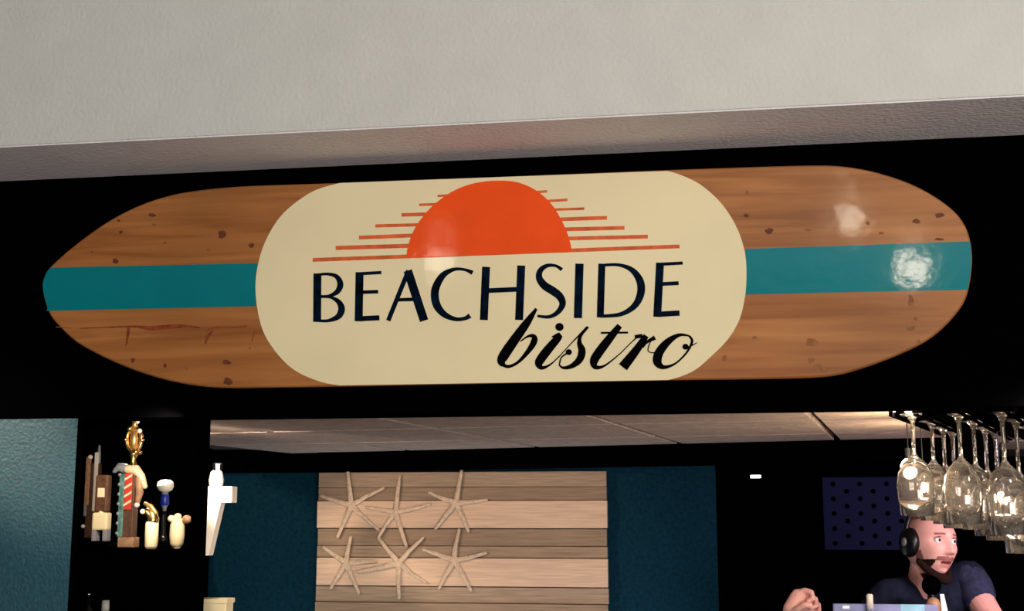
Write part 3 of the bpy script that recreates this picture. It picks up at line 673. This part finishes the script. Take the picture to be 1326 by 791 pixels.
# F: ivory handle with three knobs
c = base(228.5, 710); s = sc_at(c); X, Y, Z = c
t = thing('beer_tap', c, 'short rounded ivory tap handle with three knobs on top, next to the post', 'tap handle', 'beer tap handles on the shelf')
obj('body', lathe([(0, 0), (5 * s, 0), (8.5 * s, 6 * s), (9.6 * s, 16 * s), (9.2 * s, 30 * s), (6 * s, 38 * s), (0, 40 * s)], (X, Y, Z), 20), M['ivory'], t, True)
obj('foot', lathe([(0, 0), (4 * s, 0), (4 * s, 1.5 * s), (0, 1.6 * s)], (X + 2 * s, Y - 3 * s, Z), 12), M['grey'], t)
for dx, dz, r, m in [(-8, 38, 4.5, 'ivory'), (0.5, 40.5, 4.5, 'ivory'), (13, 37, 5.5, 'tan')]:
    obj('knob', ball((X + dx * s, Y - 1 * s, Z + dz * s), r * s, None, (1.15, 1, 1)), M[m], t, True)
obj('knob_arm', tube([(X + 4 * s, Y, Z + 35 * s), (X + 12 * s, Y, Z + 37 * s)], 2.5 * s, None, 10), M['ivory'], t, True)
# unseen spot added under the header to brighten the tap handles
light('SPOT', 'niche_front_fill', (-1.38, -0.06, 2.12), 13, (1.0, 0.82, 0.6), 0.03, (-1.72, 0.45, 1.83), spot=92, blend=0.4)

light('POINT', 'niche_rear_fill', (-1.85, 0.8, 2.235), 26, (1.0, 0.85, 0.66), 0.02)  # unseen point light added to brighten the far handles
# lower shelf: bottles whose tops reach into view
for px, py, m, mc, lab in [(137, 777, 'grey', 'white', 'bottle with a pale grey cap at the bottom edge under the tap handles'), (115, 767, 'blackgloss', 'chrome', 'dark bottle with a small shiny cap, lower left under the tap handles')]:
    c = at(px, py, 1.1 if px > 120 else 1.3); s = sc_at(c); h = c.z - 1.40
    if mc == 'white':
        prof = [(0, 0), (0.036, 0), (0.038, 0.01), (0.038, h - 0.12), (0.03, h - 0.09), (0.013, h - 0.05), (0.012, h - 0.02), (0, h - 0.02)]
        cap = [(0, h - 0.035), (0.0135, h - 0.035), (0.0125, h), (0, h)]
    else:
        prof = [(0, 0), (0.036, 0), (0.038, 0.01), (0.038, h - 0.12), (0.03, h - 0.09), (0.008, h - 0.05), (0.006, h - 0.004), (0, h - 0.004)]
        cap = [(0, h - 0.012), (0.007, h - 0.012), (0.0065, h), (0, h)]
    t = thing('bottle', (c.x, c.y, 1.40), lab, 'bottle')
    obj('body', lathe(prof, (c.x, c.y, 1.40), 20), M['blackgloss'], t, True)
    obj('cap', lathe(cap, (c.x, c.y, 1.40), 16), M[mc], t, True)

# G: white cross-shaped handle seen behind the post, on a tap tower;  H: ivory box below it
YG = 0.75
def g(px, py): q = at(px, py, YG); return (q.x, q.z)
c = at(269, 722, YG); s = sc_at(c)
t = thing('beer_tap', (c.x, YG, c.z), 'large white tapered tap handle with a square crossbar, half behind the black post', 'tap handle')
def gp(pts): return [g(*p) for p in pts]
obj('shaft', prism_xz(gp([(261, 650), (289, 650), (273, 719), (265, 719)]), YG - 0.018, YG + 0.018), M['white'], t)
bq = gp([(256, 630), (303.5, 651)])
bm = box(bq[0][0], bq[1][0], YG - 0.024, YG + 0.024, bq[1][1], bq[0][1], 0.004)
obj('crossbar', bm, M['white'], t)
q = g(280, 630)
obj('bulb', lathe([(0, 0), (8.5 * s, 0), (9.6 * s, 9 * s), (7.5 * s, 19 * s), (4 * s, 22 * s), (0, 22 * s)], (q[0], YG, q[1]), 18), M['white'], t, True)
obj('crown', lathe([(0, 20 * s), (6 * s, 21 * s), (7 * s, 29 * s), (4 * s, 31 * s), (0, 30 * s)], (q[0] + 1 * s, YG, q[1]), 8), M['chrome'], t)
tw = at(262, 722, YG)
t2 = thing('tap_tower', (tw.x - 0.01, YG, 1.40), 'black tap tower behind the post', 'tap tower')
obj('column', box(tw.x - 0.034, tw.x - 0.002, YG - 0.02, YG + 0.02, 1.40, c.z + 0.012, 0.004), M['blackgloss'], t2)
obj('faucet', box(tw.x - 0.012, tw.x + 0.018, YG - 0.05, YG - 0.02, c.z - 0.03, c.z - 0.004, 0.003), M['blackgloss'], t2)
q0, q1 = at(255, 775, YG - .1), at(298, 775, YG - .1)
t = thing('card_holder', (q1.x, YG - .1, 1.40), 'plain ivory box standing at the bottom edge, right of the black post', 'box')
obj('box_body', box(q0.x, q1.x, YG - 0.13, YG - 0.07, 1.40, q0.z, 0.004), M['ivory'], t)
obj('lid', box(q0.x - 0.002, q1.x + 0.003, YG - 0.133, YG - 0.067, q0.z - 0.012, q0.z + 0.002, 0.002), M['ivory'], t)
bc = thing('back_counter', (-0.9, 0.85, 0), 'black bar counter end behind the post', 'counter')
obj('counter_body', box(xp0 - 0.02, -0.55, 0.45, 1.25, 0, 1.36), M['black'], bc)
obj('counter_top', box(xp0 + 0.071, -0.53, 0.43, 1.27, 1.36, 1.40, 0.004), M['blackgloss'], bc)
light('SPOT', 'counter_fill', (-0.75, 0.14, 2.10), 12, (1.0, 0.85, 0.66), 0.03, (-1.15, 0.75, 1.8), spot=50, blend=0.4)  # unseen spot added to brighten the white handle and ivory box

# ================================================================ MAN WITH HEADPHONES
YM = 1.50
HC = at(1204, 703, YM); SM = sc_at(HC)
fh = Vector((FW.x, FW.y, 0)).normalized()
f_ = (-fh * math.cos(R(22)) + RT * math.sin(R(22))).normalized()
r_ = f_.cross(Vector((0, 0, 1))).normalized()          # his right hand side
rollm = Matrix.Rotation(R(-5), 3, f_)
tiltm = Matrix.Rotation(R(4), 3, r_)
ax_x = (rollm @ tiltm @ -r_); ax_y = (rollm @ tiltm @ f_); ax_z = (rollm @ tiltm @ Vector((0, 0, 1)))
def H(x, y, z): return HC + ax_x * x + ax_y * y + ax_z * z     # head frame: x to his left, y forward, z up
def gs(x, z, cx, cz, sx, sz): return math.exp(-((x - cx) / sx) ** 2 - ((z - cz) / sz) ** 2)
def head_point(v):
    x, y, z = v.x * 0.077, v.y * 0.097, v.z * 0.118
    low = max(0.0, -z / 0.118)
    x *= 1 - 0.30 * low ** 1.6
    if y < 0: y *= 1 - 0.25 * low; y -= 0.004
    if y > 0:
        front = min(1, y / 0.06)
        y += 0.010 * low * front
        if z < -0.03: y -= 0.0
        d = 0.007 * gs(x, z, 0, 0.026, 0.060, 0.012)                        # brow
        for sx in (-1, 1):
            d -= 0.014 * gs(x, z, sx * 0.032, 0.004, 0.017, 0.013)          # eye sockets
            d += 0.006 * gs(x, z, sx * 0.044, -0.026, 0.018, 0.016)         # cheekbones
            d += 0.006 * gs(x, z, sx * 0.011, -0.040, 0.007, 0.006)         # nostril wings
        k = max(0, min(1, (0.012 - z) / 0.048))
        if -0.046 < z < 0.02: d += (0.006 + 0.019 * k) * math.exp(-(x / (0.009 + 0.004 * k)) ** 2) * min(1, (z + 0.046) / 0.007)
        d += 0.008 * gs(x, z, 0, -0.062, 0.022, 0.006)                      # upper lip
        d -= 0.010 * gs(x, z, 0, -0.070, 0.018, 0.0035)                     # open mouth
        d += 0.008 * gs(x, z, 0, -0.079, 0.019, 0.006)                      # lower lip
        d -= 0.003 * gs(x, z, 0, -0.089, 0.020, 0.005)
        d += 0.013 * gs(x, z, 0, -0.104, 0.024, 0.014)                      # chin
        y += d * front
    return x, y, z
man_bm = bmesh.new()
q = bmesh.ops.create_icosphere(man_bm, subdivisions=6, radius=1)
for v in q['verts']: v.co = H(*head_point(v.co))
def wp(px, py, Y): return at(px, py, Y)
# neck, shoulders, torso, arms, legs of one continuous figure
neck = [H(0, -0.022, -0.07), wp(1197, 748, 1.545), wp(1199, 772, 1.58), wp(1200, 800, 1.62)]
tube(neck, [0.052, 0.053, 0.058, 0.07], man_bm, 20)
sh_r, sh_l = wp(1152, 776, 1.52), wp(1253, 752, 1.58)
chest = wp(1202, 800, 1.66); pelvis = Vector((chest.x, 1.95, 0.98))
tube([sh_r, wp(1200, 782, 1.60), sh_l], [0.052, 0.066, 0.055], man_bm, 18)
tube([chest, chest.lerp(pelvis, 0.35), chest.lerp(pelvis, 0.75), pelvis], [0.125, 0.14, 0.125, 0.14], man_bm, 24, 0.8)
el_l, wr_l = wp(1288, 806, 1.40), wp(1232, 818, 1.30)
tube([sh_l, sh_l.lerp(el_l, 0.5), el_l], [0.052, 0.046, 0.040], man_bm, 16)
tube([el_l, el_l.lerp(wr_l, 0.35), wr_l], [0.041, 0.042, 0.027], man_bm, 16)
el_r, wr_r = wp(1046, 885, 1.33), wp(1023, 802, 1.20)
tube([sh_r, sh_r.lerp(el_r, 0.5), el_r], [0.050, 0.044, 0.038], man_bm, 16)
tube([el_r, el_r.lerp(wr_r, 0.35), wr_r], [0.040, 0.041, 0.027], man_bm, 16)
for sx in (-1, 1):
    hip = pelvis + Vector((sx * 0.085, 0, -0.02)); knee = hip + Vector((sx * 0.02, -0.05, -0.45)); ank = knee + Vector((0, 0.08, -0.42))
    tube([hip, hip.lerp(knee, 0.5), knee, knee.lerp(ank, 0.35), ank], [0.085, 0.075, 0.055, 0.055, 0.036], man_bm, 16)
    tube([ank + Vector((0, 0.01, -0.045)), ank + Vector((0, -0.15, -0.052))], [0.036, 0.030], man_bm, 12)
# raised right fist
def hp(px, py, dy=0.0): return wp(px, py, 1.18 + dy)
tube([wr_r, hp(1027, 789), hp(1034, 773)], [0.026, 0.032, 0.027], man_bm, 16, 0.75)
tube([hp(1034, 778, 0.012), hp(1041, 780, 0.012), hp(1047, 786, 0.01)], [0.024, 0.026, 0.018], man_bm, 12)
for pts, rr in [([(1033, 768, 0), (1042, 764.5, -.008), (1051, 767, -.018), (1053, 775, -.026), (1046, 778, -.024)], 0.0098),
                ([(1034, 774, .018), (1047, 771, .012), (1056, 776, 0), (1058, 784, -.012), (1050, 787, -.016)], 0.0098),
                ([(1036, 781, .034), (1050, 779, .030), (1060, 783, .020), (1061, 792, .006), (1052, 795, 0)], 0.0092),
                ([(1036, 788, .044), (1050, 788, .044), (1060, 792, .036), (1060, 800, .024), (1052, 802, .018)], 0.0082),
                ([(1026, 792, -.014), (1034, 788, -.034), (1042, 783, -.042), (1049, 784, -.040)], 0.0105)]:
    tube([hp(*p) for p in pts], [rr * k for k in (1.1, 1.05, 1.0, 0.95, 0.88)][:len(pts)], man_bm, 10)
# left hand closed round the microphone grip, fingers just below the frame
hc = wp(1214, 812, 1.27)
tube([wr_l, wr_l.lerp(hc, 0.6), hc], [0.027, 0.032, 0.026], man_bm, 14, 0.8)
for i in range(4):
    z = 0.030 - 0.019 * i
    k = (1.0, 1.08, 1.02, 0.85)[i]
    tube([hc + Vector((0.01, -0.012, z)), hc + Vector((-0.018 * k, -0.030, z + .002)), hc + Vector((-0.042 * k, -0.022, z)), hc + Vector((-0.046 * k, 0.0, z))], [0.0098, 0.0096, 0.0090, 0.0082], man_bm, 10)
tube([hc + Vector((0.006, 0.02, 0.02)), hc + Vector((-0.016, 0.03, 0.042)), hc + Vector((-0.034, 0.022, 0.052))], [0.012, 0.0105, 0.009], man_bm, 10)

def remeshed(bm, vox, name, smooth_it=2):
    me = bpy.data.meshes.new(name); bm.to_mesh(me); bm.free()
    o = bpy.data.objects.new(name, me); sc.collection.objects.link(o)
    m = o.modifiers.new('r', 'REMESH'); m.mode = 'VOXEL'; m.voxel_size = vox
    s = o.modifiers.new('s', 'SMOOTH'); s.factor = 0.5; s.iterations = smooth_it
    dg = bpy.context.evaluated_depsgraph_get(); dg.update()
    res = bpy.data.meshes.new_from_object(o.evaluated_get(dg))
    bpy.data.objects.remove(o); bpy.data.meshes.remove(me)
    return res
man = thing('person', (pelvis.x, pelvis.y, 0.0), 'man in a dark blue t-shirt, bearded, looking right beneath the hanging glasses', 'person')
for v in list(man_bm.verts): pass
bmesh.ops.recalc_face_normals(man_bm, faces=man_bm.faces[:])
me = remeshed(man_bm, 0.0034, 'body', 1)
body = obj('body', me, None, man, True, [M['skin'], M['beard'], M['moustache'], M['lips'], M['mouth']])
inv = Matrix((ax_x, ax_y, ax_z))
for p in me.polygons:
    l = inv @ (p.center - HC)
    if l.length > 0.16: continue
    x, y, z = l; k = 0
    if y > 0.02 and abs(z + 0.0705) < 0.0042 and abs(x) < 0.021: k = 4
    elif y > 0.03 and -0.0665 < z < -0.0625 and abs(x) < 0.023: k = 3
    elif y > 0.03 and -0.081 < z < -0.0735 and abs(x) < 0.021: k = 3
    elif y > 0.03 and -0.0625 < z < -0.0505 and abs(x) < 0.036: k = 2
    elif z < -0.104 and y > -0.01: k = 1
    elif z < -0.060 and y > 0.008 and abs(x) > 0.036: k = 1
    elif z < -0.03 and 0.004 < y < 0.035 and abs(x) > 0.04: k = 2
    elif y > 0.05 and 0.021 < z < 0.0275 and 0.014 < abs(x) < 0.047: k = 2
    p.material_index = k
for sx in (-1, 1):
    e = H(sx * 0.0315, 0.0755, 0.004)
    eb = obj('eyeball', ball(e, 0.0125), M['eyewhite'], man, True)
    look = (ax_y * 0.80 + ax_x * 0.05 + ax_z * -0.05).normalized()
    obj('iris', ball(e + look * 0.0085, 0.0062), M['iris'], eb, True)
    lid = obj('eyelid', tube([H(sx * 0.0315 - 0.014, 0.082, 0.0105), H(sx * 0.0315, 0.0885, 0.0140), H(sx * 0.0315 + 0.014, 0.080, 0.0105)], [0.002, 0.003, 0.002], None, 8), M['moustache'], man, True)
# chin beard: soft tuft under the jaw
bm = bmesh.new()
for i in range(25):
    t = -1 + 2 * i / 24
    ball(H(0.055 * t, 0.074 - 0.062 * abs(t) ** 1.7, -0.124 + 0.058 * abs(t) ** 2.2), 0.0165 - 0.004 * abs(t), bm, (1, 1, 1.1), 2)
obj('beard', remeshed(bm, 0.004, 'beard', 3), M['beard'], man, True)
# cropped hair cap
bm = bmesh.new(); q = bmesh.ops.create_icosphere(bm, subdivisions=5, radius=1)
kill = []
for v in q['verts']:
    x, y, z = head_point(v.co)
    if not (z > 0.072 - 0.0 or (y < -0.02 and z > -0.045 and z > -0.9 * y * 0 - 0.045)): kill.append(v)
    k = 1.03; v.co = H(x * k, y * k, z * k)
bmesh.ops.delete(bm, geom=kill, context='VERTS')
bmesh.ops.solidify(bm, geom=bm.faces[:], thickness=0.004)
obj('hair', bm, M['moustache'], man, True)
# t-shirt
bm = bmesh.new()
tube([sh_r + Vector((-0.005, 0, 0.004)), wp(1168, 770, 1.555), wp(1200, 800, 1.62), wp(1236, 757, 1.60), sh_l + Vector((0.004, 0, 0.004))], [0.066, 0.070, 0.085, 0.070, 0.068], bm, 22)
tube([chest + Vector((0, 0.01, -0.02)), chest.lerp(pelvis, 0.35), chest.lerp(pelvis, 0.75), pelvis], [0.142, 0.155, 0.142, 0.152], bm, 26, 0.85)
ball(wp(1226, 778, 1.575), 0.092, bm)
me = remeshed(bm, 0.006, 'tshirt', 3)
sh = obj('tshirt', me, M['shirt'], man, True)
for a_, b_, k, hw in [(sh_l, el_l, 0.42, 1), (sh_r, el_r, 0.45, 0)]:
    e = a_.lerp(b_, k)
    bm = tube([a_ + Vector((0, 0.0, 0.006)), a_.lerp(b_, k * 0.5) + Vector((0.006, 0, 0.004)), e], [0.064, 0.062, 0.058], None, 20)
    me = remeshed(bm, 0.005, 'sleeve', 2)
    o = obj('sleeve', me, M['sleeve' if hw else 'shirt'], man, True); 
    if hw: o['label'] = 'blue sleeve with side light put into its paler colour'
obj('lanyard', prism_xz([(p.x, p.z) for p in (wp(1217, 769, 1.42), wp(1222, 769, 1.42), wp(1229, 800, 1.42), wp(1220, 800, 1.42))], 1.415, 1.425), M['eyewhite'], man)
obj('trousers', remeshed((lambda b: (tube([pelvis + Vector((0, 0, 0.03)), pelvis + Vector((0, 0, -0.06))], [0.15, 0.15], b, 20, 0.85), [tube([pelvis + Vector((s * 0.085, 0, -0.02)), pelvis + Vector((s * 0.105, -0.05, -0.47)), pelvis + Vector((s * 0.105, 0.03, -0.88))], [0.10, 0.075, 0.065], b, 16) for s in (-1, 1)], b)[2])(bmesh.new()), 0.01, 'trousers'), M['black'], man, True)
# headphones
hd = thing('headphones', H(0, 0, 0.12), 'black over-ear headphones worn by the man under the glasses', 'headphones')
def disc(c, axis, prof, m, name, parent, sy=0.85):
    bm = bmesh.new(); lathe(prof, (0, 0, 0), 28, bm, sx=sy)
    rot = Matrix((ax_y, axis.cross(ax_y) * 1.0, axis)).transposed()
    for v in bm.verts: v.co = c + rot @ v.co
    return obj(name, bm, m, parent, True)
for sgn in (-1, 1):
    axis = ax_x * sgn
    c = H(sgn * 0.070, -0.004, -0.004)
    cup = disc(c, axis, [(0, 0), (0.044, 0.0), (0.050, 0.006), (0.050, 0.020), (0.044, 0.027), (0.036, 0.033), (0, 0.035)], M['blackgloss'], 'ear_cup', hd)
    disc(c + axis * 0.0345, axis, [(0, 0), (0.015, 0), (0.013, 0.003), (0, 0.0035)], M['grey'], 'emblem_disc', cup)
arc = [H(0.098 * math.sin(t), -0.006, 0.0 + 0.136 * math.cos(t)) for t in [R(-86 + 172 * k / 24) for k in range(25)]]
obj('headband', tube(arc, 0.008, None, 10), M['blackgloss'], hd, True)
# microphone
c = wp(1206, 758, 1.345)
mi = thing('microphone', wp(1208, 800, 1.345), 'microphone with a black foam head held below the chin of the man', 'microphone')
obj('foam_windscreen', ball(c, 0.031, None, (1, 1, 1.05)), M['black'], mi, True)
obj('grip', tube([wp(1206, 768, 1.345), wp(1208, 781, 1.345)], [0.013, 0.016], None, 14), M['blackgloss'], mi, True)
obj('grip_band', tube([wp(1208.5, 782, 1.335), wp(1208.5, 797, 1.33)], [0.023, 0.024], None, 16), M['tan'], mi, True)
obj('grip_tail', tube([wp(1208.5, 799, 1.33), wp(1209, 830, 1.30)], [0.014, 0.011], None, 12), M['blackgloss'], mi, True)
# table, laptop, slim bottle
tz = 1.36
tb = thing('bar_table', (0.55, 1.1, 0), 'black high table below the view, carrying the laptop', 'table')
obj('table_top', box(0.05, 0.95, 0.86, 1.24, tz - 0.03, tz, 0.006), M['blackgloss'], tb)
for x in (0.1, 0.9):
    for y in (0.9, 1.2): obj('leg', box(x - 0.015, x + 0.015, y - 0.015, y + 0.015, 0, tz - 0.029), M['black'], tb)
l0, l1 = wp(1078.5, 781.5, 1.05), wp(1214, 781.5, 1.05)
lp = thing('laptop', ((l0.x + l1.x) / 2, 1.1, tz), 'open laptop with a lavender grey lid and pale blue sticker at the bottom edge', 'laptop')
obj('lid', box(l0.x, l1.x, 1.05, 1.06, tz + 0.012, l0.z, 0.004), M['lav'], lp)
s0, s1 = wp(1166, 784, 1.05), wp(1197, 784, 1.05)
obj('sticker', box(s0.x, s1.x, 1.0485, 1.0502, tz + 0.05, s0.z + 0.004), M['cyan'], lp)['label'] = 'pale cyan sticker'
s0, s1 = wp(1091, 784, 1.05), wp(1100, 788, 1.05)
obj('sticker', box(s0.x, s1.x, 1.0485, 1.0502, s1.z, s0.z, 0.0005), M['eyewhite'], lp)
obj('keyboard_base', box(l0.x, l1.x, 1.055, 1.225, tz + 0.0005, tz + 0.014, 0.003), M['lav'], lp)
c = wp(1126, 769, 1.03); sb = sc_at(c); h = c.z - tz
bt = thing('bottle', (c.x, 1.03, tz), 'slim pale bottle standing in front of the laptop lid', 'bottle')
obj('body', lathe([(0, 0), (0.02, 0), (0.02, h * 0.45), (4.2 * sb, h * 0.7), (4.2 * sb, h - 0.016), (0, h - 0.016)], (c.x, 1.03, tz + 0.0005), 16), M['lav'], bt, True)
obj('cap', lathe([(0, h - 0.045), (4.4 * sb, h - 0.045), (4.2 * sb, h - 0.004), (3 * sb, h), (0, h)], (c.x, 1.03, tz + 0.0005), 16), M['white'], bt, True)
# ================================================================ PENDANT LAMPS OF THE DINING ROOM (behind the picture, mirrored in the varnish)
for x, y, z, p, lab in [(0.79, -2.35, 3.04, 9, 'right'), (0.545, -2.35, 3.26, 5, 'upper'), (-1.2, -2.35, 3.13, 4, 'left')]:
    t = thing('pendant_lamp', (x, y, z), 'opal globe pendant lamp over the dining area, %s of three' % lab, 'lamp', 'dining room pendants')
    obj('globe', ball((x, y, z), 0.055, None, (1, 1, 0.6)), M['lamp'], t, True)
    obj('cord', tube([(x, y, z + 0.045), (x, y, 3.8)], 0.004, None, 8), M['blackgloss'], t, True)
    light('POINT', 'pendant_glow', (x, y, z - 0.15), p * 0.8, (1.0, 0.84, 0.66), 0.055)
